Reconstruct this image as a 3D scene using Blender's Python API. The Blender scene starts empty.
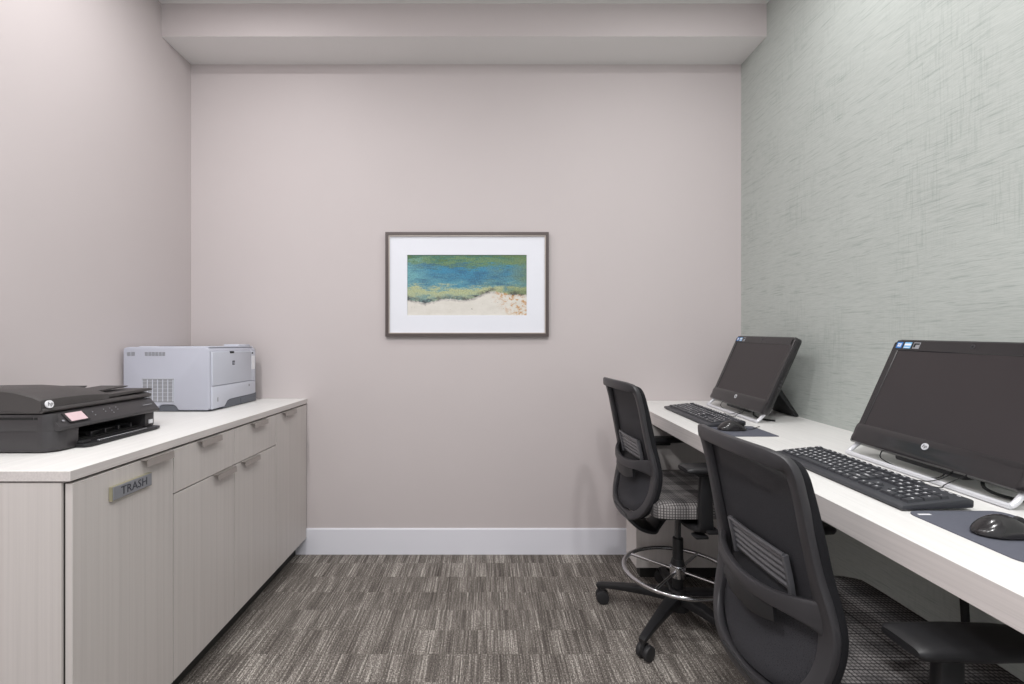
import bpy, bmesh, math, random
from mathutils import Vector, Matrix, Euler
random.seed(7)
S = bpy.context.scene
C = S.collection
PI = math.pi

# ------------------------------------------------------------------ constants
CAM_Z = 1.2295
BACK = 2.664                      # back wall
LEFT, RIGHT = -1.727, 1.494
FRONT = -1.7
CEIL = 3.04
SOF_Y, SOF_Z = 2.421, 2.866
TOPZ = 0.91                       # counter
TILT = math.atan(0.0308)          # desk runs very slightly downhill towards the viewer
DESK_BACK_Z = 0.8975


def desk_z(y):
    return DESK_BACK_Z - (BACK - y) * 0.0308


# ------------------------------------------------------------------ materials
def lin(c):
    return tuple((x / 12.92 if x <= 0.04045 else ((x + 0.055) / 1.055) ** 2.4) for x in [v / 255.0 for v in c])


class NT:
    def __init__(self, name):
        self.m = bpy.data.materials.new(name)
        self.m.use_nodes = True
        self.t = self.m.node_tree
        self.b = self.t.nodes['Principled BSDF']
        self.out = self.t.nodes['Material Output']

    def n(self, kind, **kw):
        nd = self.t.nodes.new(kind)
        for k, v in kw.items():
            if hasattr(nd, k) and not k[0].isupper():
                setattr(nd, k, v)
            else:
                nd.inputs[k].default_value = v
        return nd

    def l(self, a, b):
        self.t.links.new(a, b)

    def coord(self, scale=(1, 1, 1), rot=(0, 0, 0), loc=(0, 0, 0)):
        tc = self.t.nodes.new('ShaderNodeTexCoord')
        mp = self.t.nodes.new('ShaderNodeMapping')
        mp.inputs['Scale'].default_value = scale
        mp.inputs['Rotation'].default_value = rot
        mp.inputs['Location'].default_value = loc
        self.l(tc.outputs['Object'], mp.inputs['Vector'])
        return mp.outputs['Vector']

    def noise(self, vec, scale=1.0, detail=2.0, rough=0.5):
        nd = self.t.nodes.new('ShaderNodeTexNoise')
        nd.inputs['Scale'].default_value = scale
        nd.inputs['Detail'].default_value = detail
        nd.inputs['Roughness'].default_value = rough
        self.l(vec, nd.inputs['Vector'])
        return nd.outputs['Fac']

    def ramp(self, fac, stops, interp='LINEAR'):
        nd = self.t.nodes.new('ShaderNodeValToRGB')
        cr = nd.color_ramp
        cr.interpolation = interp
        while len(cr.elements) > 1:
            cr.elements.remove(cr.elements[-1])
        first = True
        for p, c in stops:
            if isinstance(c, (int, float)):
                c = (c, c, c)
            if first:
                e = cr.elements[0]; e.position = p; first = False
            else:
                e = cr.elements.new(p)
            e.color = (c[0], c[1], c[2], 1)
        self.l(fac, nd.inputs['Fac'])
        return nd.outputs['Color']

    def math(self, op, a, b=None, clamp=False):
        nd = self.t.nodes.new('ShaderNodeMath')
        nd.operation = op
        nd.use_clamp = clamp
        for i, v in enumerate((a, b)):
            if v is None:
                continue
            if isinstance(v, (int, float)):
                nd.inputs[i].default_value = v
            else:
                self.l(v, nd.inputs[i])
        return nd.outputs[0]

    def mix(self, fac, a, b, blend='MIX'):
        nd = self.t.nodes.new('ShaderNodeMix')
        nd.data_type = 'RGBA'
        nd.blend_type = blend
        for s, v in ((0, fac), (6, a), (7, b)):
            if isinstance(v, (int, float)):
                nd.inputs[s].default_value = v if s == 0 else (v, v, v, 1)
            elif isinstance(v, tuple):
                nd.inputs[s].default_value = (v[0], v[1], v[2], 1)
            else:
                self.l(v, nd.inputs[s])
        return nd.outputs[2]

    def sep(self, vec):
        nd = self.t.nodes.new('ShaderNodeSeparateXYZ')
        self.l(vec, nd.inputs[0])
        return nd.outputs

    def color(self, c):
        if isinstance(c, tuple):
            self.b.inputs['Base Color'].default_value = (c[0], c[1], c[2], 1)
        else:
            self.l(c, self.b.inputs['Base Color'])

    def set(self, rough=0.5, metal=0.0, spec=0.5, coat=0.0):
        self.b.inputs['Roughness'].default_value = rough
        self.b.inputs['Metallic'].default_value = metal
        self.b.inputs['Specular IOR Level'].default_value = spec
        self.b.inputs['Coat Weight'].default_value = coat
        self.b.inputs['Coat Roughness'].default_value = 0.08

    def bump(self, h, strength=0.2, dist=0.002):
        nd = self.t.nodes.new('ShaderNodeBump')
        nd.inputs['Strength'].default_value = strength
        nd.inputs['Distance'].default_value = dist
        self.l(h, nd.inputs['Height'])
        self.l(nd.outputs['Normal'], self.b.inputs['Normal'])


def plain(name, rgb, rough=0.5, metal=0.0, spec=0.5, coat=0.0, var=0.06, scale=60, bump=0.0):
    k = NT(name)
    c = lin(rgb)
    f = k.noise(k.coord(), scale, 3)
    k.color(k.mix(f, tuple(v * (1 - var) for v in c), tuple(min(1, v * (1 + var)) for v in c)))
    k.set(rough, metal, spec, coat)
    if bump:
        k.bump(k.noise(k.coord(), scale * 12, 2), bump, 0.0006)
    return k.m


def laminate(name, rgb, grain='z', amount=0.10):
    """pale linen-grain laminate; the grain runs along one local axis"""
    k = NT(name)
    c = lin(rgb)
    lo, hi = 1.6, 170.0
    sc = {'z': (hi, hi, lo), 'y': (hi, lo, hi), 'x': (lo, hi, hi)}[grain]
    sc2 = tuple(v * 0.28 for v in sc)
    a = k.noise(k.coord(sc), 1.0, 3, 0.6)
    b = k.noise(k.coord(sc2), 1.0, 2, 0.5)
    f = k.math('ADD', k.math('MULTIPLY', a, 0.65), k.math('MULTIPLY', b, 0.35))
    col = k.ramp(f, [(0.34, tuple(v * (1 - amount * 1.5) for v in c)), (0.5, c), (0.66, tuple(min(1, v * (1 + amount)) for v in c))])
    k.color(col)
    k.set(0.42, 0, 0.4)
    k.bump(f, 0.08, 0.0008)
    return k.m


M = {}
k = NT('wall_paint')
c0 = lin((201, 193, 193))
f = k.noise(k.coord((1, 1, 1)), 2.2, 3)
k.color(k.mix(f, tuple(v * 0.975 for v in c0), tuple(v * 1.02 for v in c0)))
k.set(0.62, 0, 0.32)
k.bump(k.noise(k.coord(), 260, 2), 0.10, 0.0008)
M['wall'] = k.m
M['ceiling'] = plain('ceiling_paint', (232, 231, 230), 0.75, var=0.02, scale=3)
M['base'] = plain('white_trim_paint', (232, 232, 240), 0.38, var=0.015, scale=4)

# textured grey-green wall covering
k = NT('woven_wall_covering')
v1 = k.coord((1, 8.5, 190), rot=(0.035, 0, 0))
v2 = k.coord((1, 26.0, 520), rot=(0.035, 0, 0), loc=(0, 3, 5))
v3 = k.coord((1, 210, 12.0))
a = k.noise(v1, 1.0, 3, 0.6)
b = k.noise(v2, 1.0, 2, 0.6)
v_ = k.noise(v3, 1.0, 2, 0.6)
big = k.noise(k.coord((1, 2.6, 3.4)), 1.0, 3, 0.6)
vmask = k.ramp(k.noise(k.coord((1, 4, 3), loc=(0, 9, 2)), 1.0, 2), [(0.47, 0.0), (0.66, 1.0)])
sa = k.ramp(a, [(0.31, 0.0), (0.43, 1.0)])          # sparse dark slubs
sb = k.ramp(b, [(0.32, 0.0), (0.6, 1.0)])
sv = k.ramp(v_, [(0.30, 0.0), (0.5, 1.0)])
base = lin((190, 195, 191))
col = k.mix(big, tuple(v * 0.93 for v in base), tuple(v * 1.05 for v in base))
col = k.mix(sb, k.mix(1.0, col, (0.85, 0.865, 0.86), 'MULTIPLY'), col)
col = k.mix(sa, k.mix(1.0, col, (0.77, 0.795, 0.79), 'MULTIPLY'), col)
vv = k.math('MULTIPLY', k.math('SUBTRACT', 1.0, sv), vmask)
col = k.mix(vv, col, k.mix(1.0, col, (0.86, 0.875, 0.87), 'MULTIPLY'))
k.color(col)
k.set(0.7, 0, 0.25)
k.bump(k.math('ADD', a, b), 0.22, 0.0012)
M['wallpaper'] = k.m

# carpet
k = NT('loop_carpet')
oc = k.sep(k.coord())
row = k.math('FLOOR', k.math('DIVIDE', k.math('ADD', oc[1], 0.146), 0.150))
cmb = k.t.nodes.new('ShaderNodeCombineXYZ')
k.l(k.math('MULTIPLY', oc[0], 150.0), cmb.inputs[0])
k.l(k.math('ADD', k.math('MULTIPLY', row, 17.37), k.math('MULTIPLY', oc[1], 3.0)), cmb.inputs[1])
line = k.noise(cmb.outputs[0], 1.0, 2, 0.7)                       # yarns running the length of one woven band
cmb2 = k.t.nodes.new('ShaderNodeCombineXYZ')
k.l(k.math('MULTIPLY', oc[0], 13.0), cmb2.inputs[0])
k.l(k.math('MULTIPLY', row, 7.13), cmb2.inputs[1])
group = k.noise(cmb2.outputs[0], 1.0, 2, 0.6)
loops = k.noise(k.coord((210, 130, 1)), 1.0, 2, 0.6)
blotch = k.noise(k.coord((3, 3, 1), loc=(8, 2, 0)), 1.0, 3, 0.6)
pile = k.noise(k.coord((330, 330, 1)), 1.0, 2, 0.6)
s = k.math('ADD', k.math('MULTIPLY', line, 0.50), k.math('MULTIPLY', loops, 0.50))
s = k.math('ADD', s, k.math('MULTIPLY', k.math('SUBTRACT', group, 0.48), 0.24))
s = k.math('ADD', s, k.math('MULTIPLY', k.math('SUBTRACT', blotch, 0.5), 0.10))
col = k.ramp(s, [(0.38, lin((80, 75, 71))), (0.50, lin((115, 109, 104))), (0.57, lin((148, 142, 136))), (0.66, lin((208, 202, 194)))])
k.color(col)
k.set(0.95, 0, 0.1)
k.bump(k.math('ADD', s, pile), 0.6, 0.004)
M['carpet'] = k.m

M['lam_v'] = laminate('cabinet_laminate', (206, 200, 197), 'z', 0.04)
M['lam_h'] = laminate('worktop_laminate', (226, 225, 223), 'y', 0.04)
M['lam_edge'] = laminate('worktop_edge_laminate', (214, 208, 206), 'y', 0.08)
M['gap'] = plain('dark_recess', (46, 42, 40), 0.8)
M['toe'] = plain('dark_toe_kick', (52, 52, 50), 0.6)
M['nickel'] = plain('brushed_nickel', (176, 171, 167), 0.38, 0.7)
M['chrome'] = plain('polished_chrome', (205, 205, 208), 0.12, 1.0, var=0.02)
M['silver'] = plain('silver_paint', (222, 223, 228), 0.3, 0.25, var=0.02)
M['black'] = plain('black_plastic', (35, 35, 37), 0.42, 0, 0.4, bump=0.15)
M['blackfab'] = plain('black_edge_fabric', (30, 30, 33), 0.85, 0, 0.2, var=0.3, scale=500, bump=0.5)
M['grey'] = plain('charcoal_plastic', (54, 53, 56), 0.42, 0, 0.45, bump=0.1)
M['gloss'] = plain('glossy_black_plastic', (38, 36, 38), 0.2, 0, 0.5, 0.25, var=0.02)
M['screen'] = plain('dark_screen_glass', (46, 41, 43), 0.30, 0, 0.55, var=0.02, scale=6)
M['white'] = plain('white_print', (236, 236, 240), 0.5)
M['dark'] = plain('black_void', (14, 14, 15), 0.7)
M['key'] = plain('key_plastic', (58, 59, 64), 0.42, 0, 0.5)
M['rubber'] = plain('caster_rubber', (38, 38, 40), 0.55)
M['pad'] = plain('slate_blue_foam', (96, 98, 108), 0.9, 0, 0.1, var=0.08, scale=200, bump=0.3)
M['pbody'] = plain('printer_pale_plastic', (184, 186, 198), 0.45, 0, 0.4, var=0.015, scale=20)
M['pbody2'] = plain('printer_light_panel', (200, 203, 214), 0.4, 0, 0.4, var=0.015, scale=20)
M['pgrey'] = plain('printer_slate_plastic', (92, 96, 104), 0.5)
M['pslat'] = plain('printer_vent_grey', (146, 147, 152), 0.6)
M['ink'] = plain('inkjet_charcoal_plastic', (56, 54, 56), 0.40, 0, 0.5, var=0.05, bump=0.2)
M['inklid'] = plain('inkjet_textured_lid', (68, 65, 65), 0.5, 0, 0.45, var=0.06, scale=300, bump=0.3)
M['pink'] = plain('pink_display_protector', (216, 190, 195), 0.35)
M['blue'] = plain('blue_sticker_print', (52, 120, 190), 0.3)
M['lblue'] = plain('pale_blue_sticker_print', (120, 180, 225), 0.3)
M['brass'] = plain('brass_edge', (158, 152, 128), 0.45, 0.2)
M['signface'] = plain('grey_sign_face', (142, 144, 150), 0.4, 0.2)
M['signink'] = plain('dark_sign_lettering', (58, 60, 70), 0.5)
M['frame'] = plain('brown_black_frame', (84, 74, 72), 0.35, 0.1)
M['lip'] = plain('silver_frame_lip', (196, 186, 178), 0.3, 0.6)
M['mat'] = plain('white_mat_board', (232, 234, 242), 0.55, var=0.01)
M['art_rust'] = plain('ochre_paint', (190, 140, 80), 0.6)
M['lumbar'] = plain('satin_grey_lumbar_plastic', (98, 98, 102), 0.28, 0.2)
M['steel'] = plain('grey_gas_rod', (86, 86, 88), 0.25, 0.6)

# plaid seat fabric
k = NT('plaid_seat_fabric')
o = k.sep(k.coord())
nrm = k.t.nodes.new('ShaderNodeNewGeometry')
nz = k.math('ABSOLUTE', k.sep(nrm.outputs['Normal'])[2])


def stripes(axis, pitch, duty, soft=0.12):
    fr = k.math('FRACT', k.math('ADD', k.math('DIVIDE', axis, pitch), 10.0))
    return k.ramp(fr, [(0.0, 1.0), (max(0.001, duty - soft), 1.0), (duty, 0.0), (1 - soft, 0.0), (1.0, 1.0)])


top = k.ramp(nz, [(0.5, 0.0), (0.6, 1.0)])
lx = stripes(o[0], 0.0105, 0.30)
ly = stripes(o[1], 0.0105, 0.30)
lz = k.math('MULTIPLY', stripes(o[2], 0.0105, 0.30), k.math('SUBTRACT', 1.0, top))
ly = k.math('MULTIPLY', ly, top)
bx = stripes(o[0], 0.115, 0.42, 0.02)
by = stripes(o[1], 0.115, 0.42, 0.02)
lines = k.math('MAXIMUM', lx, k.math('MAXIMUM', ly, lz))
blocks = k.math('MULTIPLY', k.math('ADD', bx, by), 0.4)
pane = k.math('MAXIMUM', stripes(o[0], 0.042, 0.09, 0.03), k.math('MULTIPLY', stripes(o[1], 0.042, 0.09, 0.03), top))
cb = k.mix(blocks, lin((152, 148, 147)), lin((86, 84, 85)))
th = k.noise(k.coord((500, 500, 500)), 1.0, 2)
cb = k.mix(th, k.mix(1.0, cb, 0.7, 'MULTIPLY'), cb)
k.color(k.mix(k.math('MAXIMUM', k.math('MULTIPLY', lines, 0.74), k.math('MULTIPLY', pane, 0.9)), cb, lin((34, 33, 35))))
k.set(0.9, 0, 0.15)
k.bump(th, 0.3, 0.001)
M['plaid'] = k.m

# back mesh: knit that lets a little light through
k = NT('chair_back_mesh')
c = k.noise(k.coord((420, 420, 420)), 1.0, 2, 0.6)
k.color(k.mix(c, lin((36, 36, 39)), lin((72, 72, 77))))
k.set(0.75, 0, 0.25)
tr = k.t.nodes.new('ShaderNodeBsdfTransparent')
mx = k.t.nodes.new('ShaderNodeMixShader')
mx.inputs[0].default_value = 0.14
k.l(k.b.outputs[0], mx.inputs[1]); k.l(tr.outputs[0], mx.inputs[2])
k.l(mx.outputs[0], k.out.inputs['Surface'])
M['mesh'] = k.m

# seascape print (object coords: x 0..1 across, z 0..1 up)
k = NT('seascape_print')
raw = k.coord()
x, _, z = k.sep(raw)[0:3]
wob = k.noise(k.coord((5, 1, 14)), 1.0, 4, 0.65)
wob2 = k.noise(k.coord((3.2, 1, 4.5), loc=(2, 0, 7)), 1.0, 4, 0.6)
fine_ = k.noise(k.coord((30, 1, 40), loc=(2, 0, 3)), 1.0, 4, 0.8)
zz = k.math('ADD', k.math('ADD', z, k.math('MULTIPLY', k.math('SUBTRACT', wob, 0.5), 0.50)), k.math('MULTIPLY', k.math('SUBTRACT', fine_, 0.5), 0.30))
sea = k.ramp(zz, [(0.24, lin((120, 152, 150))), (0.33, lin((168, 180, 150))), (0.41, lin((178, 184, 142))), (0.50, lin((92, 150, 168))),
                  (0.62, lin((72, 126, 152))), (0.76, lin((66, 136, 170))), (0.84, lin((88, 128, 108))), (0.90, lin((112, 140, 96))), (0.96, lin((70, 118, 110))), (1.0, lin((90, 120, 80)))])
grn = k.math('ADD', k.math('MULTIPLY', k.math('SUBTRACT', x, 0.66), 2.4), k.math('MULTIPLY', k.math('SUBTRACT', wob2, 0.5), 3.2), True)
col = k.mix(k.math('MULTIPLY', grn, 0.8), sea, lin((118, 136, 92)))
tq = k.ramp(k.math('ADD', k.math('MULTIPLY', x, 1.7), wob2), [(0.60, 1.0), (1.15, 0.0)])
zband = k.ramp(zz, [(0.42, 0.0), (0.55, 1.0), (0.84, 1.0), (0.92, 0.0)])
col = k.mix(k.math('MULTIPLY', k.math('MULTIPLY', tq, zband), 0.75), col, lin((120, 172, 174)))
deep = k.ramp(k.noise(k.coord((4, 1, 9), loc=(5, 0, 1)), 1.0, 4, 0.7), [(0.48, 0.0), (0.60, 1.0)])
col = k.mix(k.math('MULTIPLY', k.math('MULTIPLY', deep, zband), 0.55), col, lin((50, 90, 126)))
# shoreline height along x
ln = k.noise(k.coord((6, 0, 0), loc=(1.3, 0, 0)), 1.0, 4, 0.6)
rise = k.ramp(x, [(0.0, 0.25), (0.15, 0.20), (0.30, 0.27), (0.48, 0.25), (0.57, 0.29), (0.67, 0.385), (0.74, 0.385), (0.86, 0.35), (1.0, 0.33)])
shore = k.math('ADD', rise, k.math('MULTIPLY', k.math('SUBTRACT', ln, 0.5), 0.07))
dz_ = k.math('SUBTRACT', z, shore)
rag = k.math('ADD', dz_, k.math('MULTIPLY', k.math('SUBTRACT', k.noise(k.coord((38, 1, 22)), 1.0, 3, 0.7), 0.5), 0.07))
under = k.ramp(rag, [(0.0, 1.0), (0.010, 0.0)])
dark = k.ramp(k.math('ABSOLUTE', k.math('SUBTRACT', rag, 0.02)), [(0.016, 1.0), (0.06, 0.0)])
gate = k.ramp(x, [(0.0, 0.9), (0.22, 0.8), (0.30, 0.6), (0.70, 0.95), (0.75, 0.15), (0.84, 0.2), (0.88, 0.9), (1.0, 0.6)])
sand = k.mix(k.noise(k.coord((9, 1, 9)), 1.0, 4, 0.7), lin((236, 232, 226)), lin((204, 200, 190)))
och = k.ramp(k.noise(k.coord((22, 1, 16), loc=(4, 0, 4)), 1.0, 4, 0.75), [(0.50, 0.0), (0.58, 1.0)])
ochx = k.ramp(k.math('ADD', x, k.math('MULTIPLY', z, 0.4)), [(0.80, 0.0), (0.95, 1.0)])
sand = k.mix(k.math('MULTIPLY', och, ochx), sand, lin((196, 150, 96)))
sp = k.ramp(k.noise(k.coord((60, 1, 34), loc=(6, 0, 1)), 1.0, 2, 0.5), [(0.70, 0.0), (0.74, 1.0)])
sand = k.mix(sp, sand, lin((84, 72, 66)))
spk = k.ramp(k.noise(k.coord((90, 1, 55), loc=(3, 0, 2)), 1.0, 3, 0.8), [(0.38, 0.72), (0.5, 1.0), (0.62, 1.22)])
col = k.mix(1.0, col, spk, 'MULTIPLY')
col = k.mix(under, col, sand)
brk = k.ramp(k.noise(k.coord((16, 1, 18), loc=(9, 0, 2)), 1.0, 3, 0.8), [(0.40, 0.15), (0.56, 1.0)])
col = k.mix(k.math('MULTIPLY', k.math('MULTIPLY', dark, gate), brk), col, lin((62, 60, 70)))
k.color(col)
k.set(0.5, 0, 0.3)
M['art'] = k.m


# ------------------------------------------------------------------ mesh kit
class MB:
    """collects pieces; build() links them as ONE mesh object"""
    def __init__(self, *mats):
        self.bm = bmesh.new()
        self.mats = [M[m] for m in mats]

    def _fin(self, geom_faces, mi, mat):
        for fc in geom_faces:
            fc.material_index = mi

    def box(self, x0, x1, y0, y1, z0, z1, mi=0, bev=0.0, seg=2, mt=None):
        r = bmesh.ops.create_cube(self.bm, size=1.0)
        vs = r['verts']
        for v in vs:
            v.co = Vector(((x0 + x1) / 2 + v.co.x * (x1 - x0), (y0 + y1) / 2 + v.co.y * (y1 - y0), (z0 + z1) / 2 + v.co.z * (z1 - z0)))
        fs = set(f for v in vs for f in v.link_faces)
        if bev > 0:
            es = list(set(e for v in vs for e in v.link_edges))
            rb = bmesh.ops.bevel(self.bm, geom=es, offset=bev, segments=seg, profile=0.5, affect='EDGES', clamp_overlap=True)
            fs = set(f for f in rb['faces']) | set(f for f in fs if f.is_valid)
            vs = list(set(v for f in fs for v in f.verts))
        for f in fs:
            f.material_index = mi
        if mt is not None:
            bmesh.ops.transform(self.bm, matrix=mt, verts=vs)
        return vs

    def prism(self, pts, a0, a1, axis='y', mi=0, bev=0.0, seg=2, mt=None):
        """extrude a 2-D outline. axis = direction of extrusion; pts are the two other coords in order xyz"""
        def mk(p, a):
            return {'x': (a, p[0], p[1]), 'y': (p[0], a, p[1]), 'z': (p[0], p[1], a)}[axis]
        va = [self.bm.verts.new(mk(p, a0)) for p in pts]
        vb = [self.bm.verts.new(mk(p, a1)) for p in pts]
        n = len(pts)
        fs = [self.bm.faces.new(va), self.bm.faces.new(list(reversed(vb)))]
        for i in range(n):
            fs.append(self.bm.faces.new((va[i], vb[i], vb[(i + 1) % n], va[(i + 1) % n])))
        bmesh.ops.recalc_face_normals(self.bm, faces=fs)
        vs = va + vb
        if bev > 0:
            es = list(set(e for v in vs for e in v.link_edges))
            rb = bmesh.ops.bevel(self.bm, geom=es, offset=bev, segments=seg, profile=0.5, affect='EDGES', clamp_overlap=True)
            fs = set(rb['faces']) | set(f for f in fs if f.is_valid)
            vs = list(set(v for f in fs for v in f.verts))
        for f in fs:
            f.material_index = mi
        if mt is not None:
            bmesh.ops.transform(self.bm, matrix=mt, verts=vs)
        return vs

    def cyl(self, p0, p1, r0, r1=None, seg=20, mi=0, bev=0.0):
        r1 = r0 if r1 is None else r1
        p0, p1 = Vector(p0), Vector(p1)
        d = p1 - p0
        q = d.to_track_quat('Z', 'Y').to_matrix().to_4x4()
        r = bmesh.ops.create_cone(self.bm, cap_ends=True, segments=seg, radius1=r0, radius2=r1, depth=d.length)
        vs = r['verts']
        fs = set(f for v in vs for f in v.link_faces)
        if bev > 0:
            es = [e for e in set(e for v in vs for e in v.link_edges) if any(len(f.verts) > 4 for f in e.link_faces)]
            rb = bmesh.ops.bevel(self.bm, geom=es, offset=bev, segments=2, profile=0.5, affect='EDGES', clamp_overlap=True)
            fs = set(rb['faces']) | set(f for f in fs if f.is_valid)
            vs = list(set(v for f in fs for v in f.verts))
        for f in fs:
            f.material_index = mi
        bmesh.ops.transform(self.bm, matrix=Matrix.Translation((p0 + p1) / 2) @ q, verts=vs)
        return vs

    def sweep(self, pts, w, h, up=(0, 0, 1), mi=0, rnd=0.35, closed=False, smooth=6, sides=12, sup=None):
        """sweep a rounded (super-elliptic) section along a smoothed path; w across, h along 'up'.
        w, h: number or list (one per point); up: vector or a list"""
        n = len(pts)
        P = [Vector(p) for p in pts]
        W = list(w) if isinstance(w, (list, tuple)) else [w] * n
        Hh = list(h) if isinstance(h, (list, tuple)) else [h] * n
        U = [Vector(u) for u in up] if isinstance(up[0], (tuple, list, Vector)) else [Vector(up)] * n
        Q, QW, QH, QU = [], [], [], []
        segs = n if closed else n - 1
        for i in range(segs):
            def g(L, j):
                return L[j % n] if closed else L[max(0, min(n - 1, j))]
            for s in range(smooth):
                t = s / smooth
                def cr(L):
                    a, b, c_, d = g(L, i - 1), g(L, i), g(L, i + 1), g(L, i + 2)
                    return 0.5 * ((2 * b) + (c_ - a) * t + (2 * a - 5 * b + 4 * c_ - d) * t * t + (3 * b - a - 3 * c_ + d) * t ** 3)
                Q.append(cr(P)); QW.append(cr(W)); QH.append(cr(Hh)); QU.append(cr(U))
        if not closed:
            Q.append(P[-1]); QW.append(W[-1]); QH.append(Hh[-1]); QU.append(U[-1])
        m = len(Q)
        rings = []
        ex = 2.0 / (2.0 + 6.0 * (1 - rnd)) if sup is None else sup
        for i in range(m):
            a = Q[(i - 1) % m] if (closed or i > 0) else Q[i]
            b = Q[(i + 1) % m] if (closed or i < m - 1) else Q[i]
            tdir = (b - a).normalized()
            side = tdir.cross(QU[i]).normalized()
            upv = side.cross(tdir).normalized()
            ring = []
            for k2 in range(sides):
                an = 2 * PI * (k2 + 0.5) / sides
                cx_, sy_ = math.cos(an), math.sin(an)
                px = math.copysign(abs(cx_) ** ex, cx_) * QW[i] / 2
                py = math.copysign(abs(sy_) ** ex, sy_) * QH[i] / 2
                ring.append(self.bm.verts.new(Q[i] + side * px + upv * py))
            rings.append(ring)
        fs = []
        for i in range(m if closed else m - 1):
            A, B = rings[i], rings[(i + 1) % m]
            for k2 in range(sides):
                fs.append(self.bm.faces.new((A[k2], A[(k2 + 1) % sides], B[(k2 + 1) % sides], B[k2])))
        if not closed:
            fs.append(self.bm.faces.new(list(reversed(rings[0]))))
            fs.append(self.bm.faces.new(rings[-1]))
        bmesh.ops.recalc_face_normals(self.bm, faces=fs)
        for f in fs:
            f.material_index = mi
        return rings

    def tube(self, pts, r, mi=0, smooth=6, closed=False, sides=12, up=(0.13, 0.21, 1)):
        return self.sweep(pts, 2 * r, 2 * r, up, mi, 1.0, closed, smooth, sides, 1.0)

    def sheet(self, fn, nu, nv, th=0.0, mi=0):
        """grid surface fn(a,b), a,b in 0..1, optional thickness offset by fn's second output"""
        A = [[self.bm.verts.new(fn(i / nu, j / nv)) for j in range(nv + 1)] for i in range(nu + 1)]
        fs = []
        for i in range(nu):
            for j in range(nv):
                fs.append(self.bm.faces.new((A[i][j], A[i + 1][j], A[i + 1][j + 1], A[i][j + 1])))
        for f in fs:
            f.material_index = mi
        if th:
            bmesh.ops.recalc_face_normals(self.bm, faces=fs)
            bmesh.ops.solidify(self.bm, geom=fs, thickness=th)
            for f in self.bm.faces:
                if f.material_index != mi and f in fs:
                    f.material_index = mi
        return A

    def text(self, s_, size, mt, mi=0, depth=0.0003, bold=0.0, shear=0.0):
        cu = bpy.data.curves.new('lettering', 'FONT')
        cu.body = s_; cu.size = size; cu.extrude = depth; cu.align_x = 'CENTER'; cu.align_y = 'CENTER'
        cu.offset = bold; cu.shear = shear; cu.resolution_u = 2
        ob = bpy.data.objects.new('lettering', cu)
        me = bpy.data.meshes.new_from_object(ob)
        me.transform(mt)
        for p in me.polygons:
            p.material_index = mi
        self.bm.from_mesh(me)
        bpy.data.objects.remove(ob); bpy.data.curves.remove(cu); bpy.data.meshes.remove(me)

    def build(self, name, parent=None, smooth=True, angle=35, label=None):
        me = bpy.data.meshes.new(name)
        self.bm.to_mesh(me); self.bm.free()
        for m in self.mats:
            me.materials.append(m)
        if smooth:
            me.shade_smooth()
            me.set_sharp_from_angle(angle=math.radians(angle))
        o = bpy.data.objects.new(name, me)
        C.objects.link(o)
        if parent:
            o.parent = parent
        if label:
            o['label'] = label
        return o


def thing(name, label, cat, loc=(0, 0, 0), rot=(0, 0, 0), group=None):
    o = bpy.data.objects.new(name, None)
    o.empty_display_size = 0.05
    C.objects.link(o)
    o.location = loc; o.rotation_euler = rot
    o['label'] = label; o['category'] = cat
    if group:
        o['group'] = group
    return o


def tag(o, label, cat, group=None):
    o['label'] = label; o['category'] = cat
    if group:
        o['group'] = group
    return o


def struct(o):
    o['kind'] = 'structure'
    return o


def copy_tree(o, parent=None):
    c_ = o.copy(); C.objects.link(c_); c_.parent = parent
    for ch in [q for q in list(C.objects) if q.parent == o and q is not c_]:
        copy_tree(ch, c_)
    return c_


# ------------------------------------------------------------------ room shell
b = MB('carpet'); b.box(LEFT - .1, RIGHT + .1, FRONT, BACK + .1, -.1, 0); struct(b.build('floor', smooth=False))
b = MB('wall'); b.box(LEFT, RIGHT, BACK, BACK + .1, 0, CEIL); struct(b.build('wall_back', smooth=False))
b = MB('wall'); b.box(LEFT - .1, LEFT, FRONT, BACK + .1, 0, CEIL); struct(b.build('wall_left', smooth=False))
b = MB('wallpaper'); b.box(RIGHT, RIGHT + .1, FRONT, BACK + .1, 0, CEIL); struct(b.build('wall_right', smooth=False))
b = MB('ceiling'); b.box(LEFT - .1, RIGHT + .1, FRONT, BACK + .1, CEIL, CEIL + .1); struct(b.build('ceiling', smooth=False))
b = MB('wall', 'ceiling')
b.box(LEFT, RIGHT, SOF_Y, BACK, SOF_Z, CEIL)
b.bm.normal_update()
for f_ in b.bm.faces:
    if f_.normal.z < -.5:
        f_.material_index = 1
struct(b.build('trim_1', smooth=False))
b = MB('base')
b.prism([(BACK, 0), (BACK - .008, 0), (BACK - .008, .146), (BACK - .005, .152), (BACK, .152)], -1.12, RIGHT, axis='x')
struct(b.build('baseboard_back', smooth=False))
b = MB('base')
b.prism([(RIGHT, 0), (RIGHT - .016, 0), (RIGHT - .016, .140), (RIGHT - .010, .152), (RIGHT, .152)], FRONT, 2.28, axis='y')
struct(b.build('baseboard_right', smooth=False))

# ------------------------------------------------------------------ left cabinets
CF = -1.048                         # door faces
ys = [1.151, 1.526, 1.895, 2.272, 2.657]
cab_labels = ['pale laminate base cabinet with the TRASH plate on its door, nearest of the row',
              'pale laminate cabinet with a drawer over a door, beside the trash cabinet',
              'pale laminate cabinet with a drawer over a door, farther of the two drawer cabinets',
              'pale laminate cabinet with one full-height door and no drawer, against the back wall']


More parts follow.
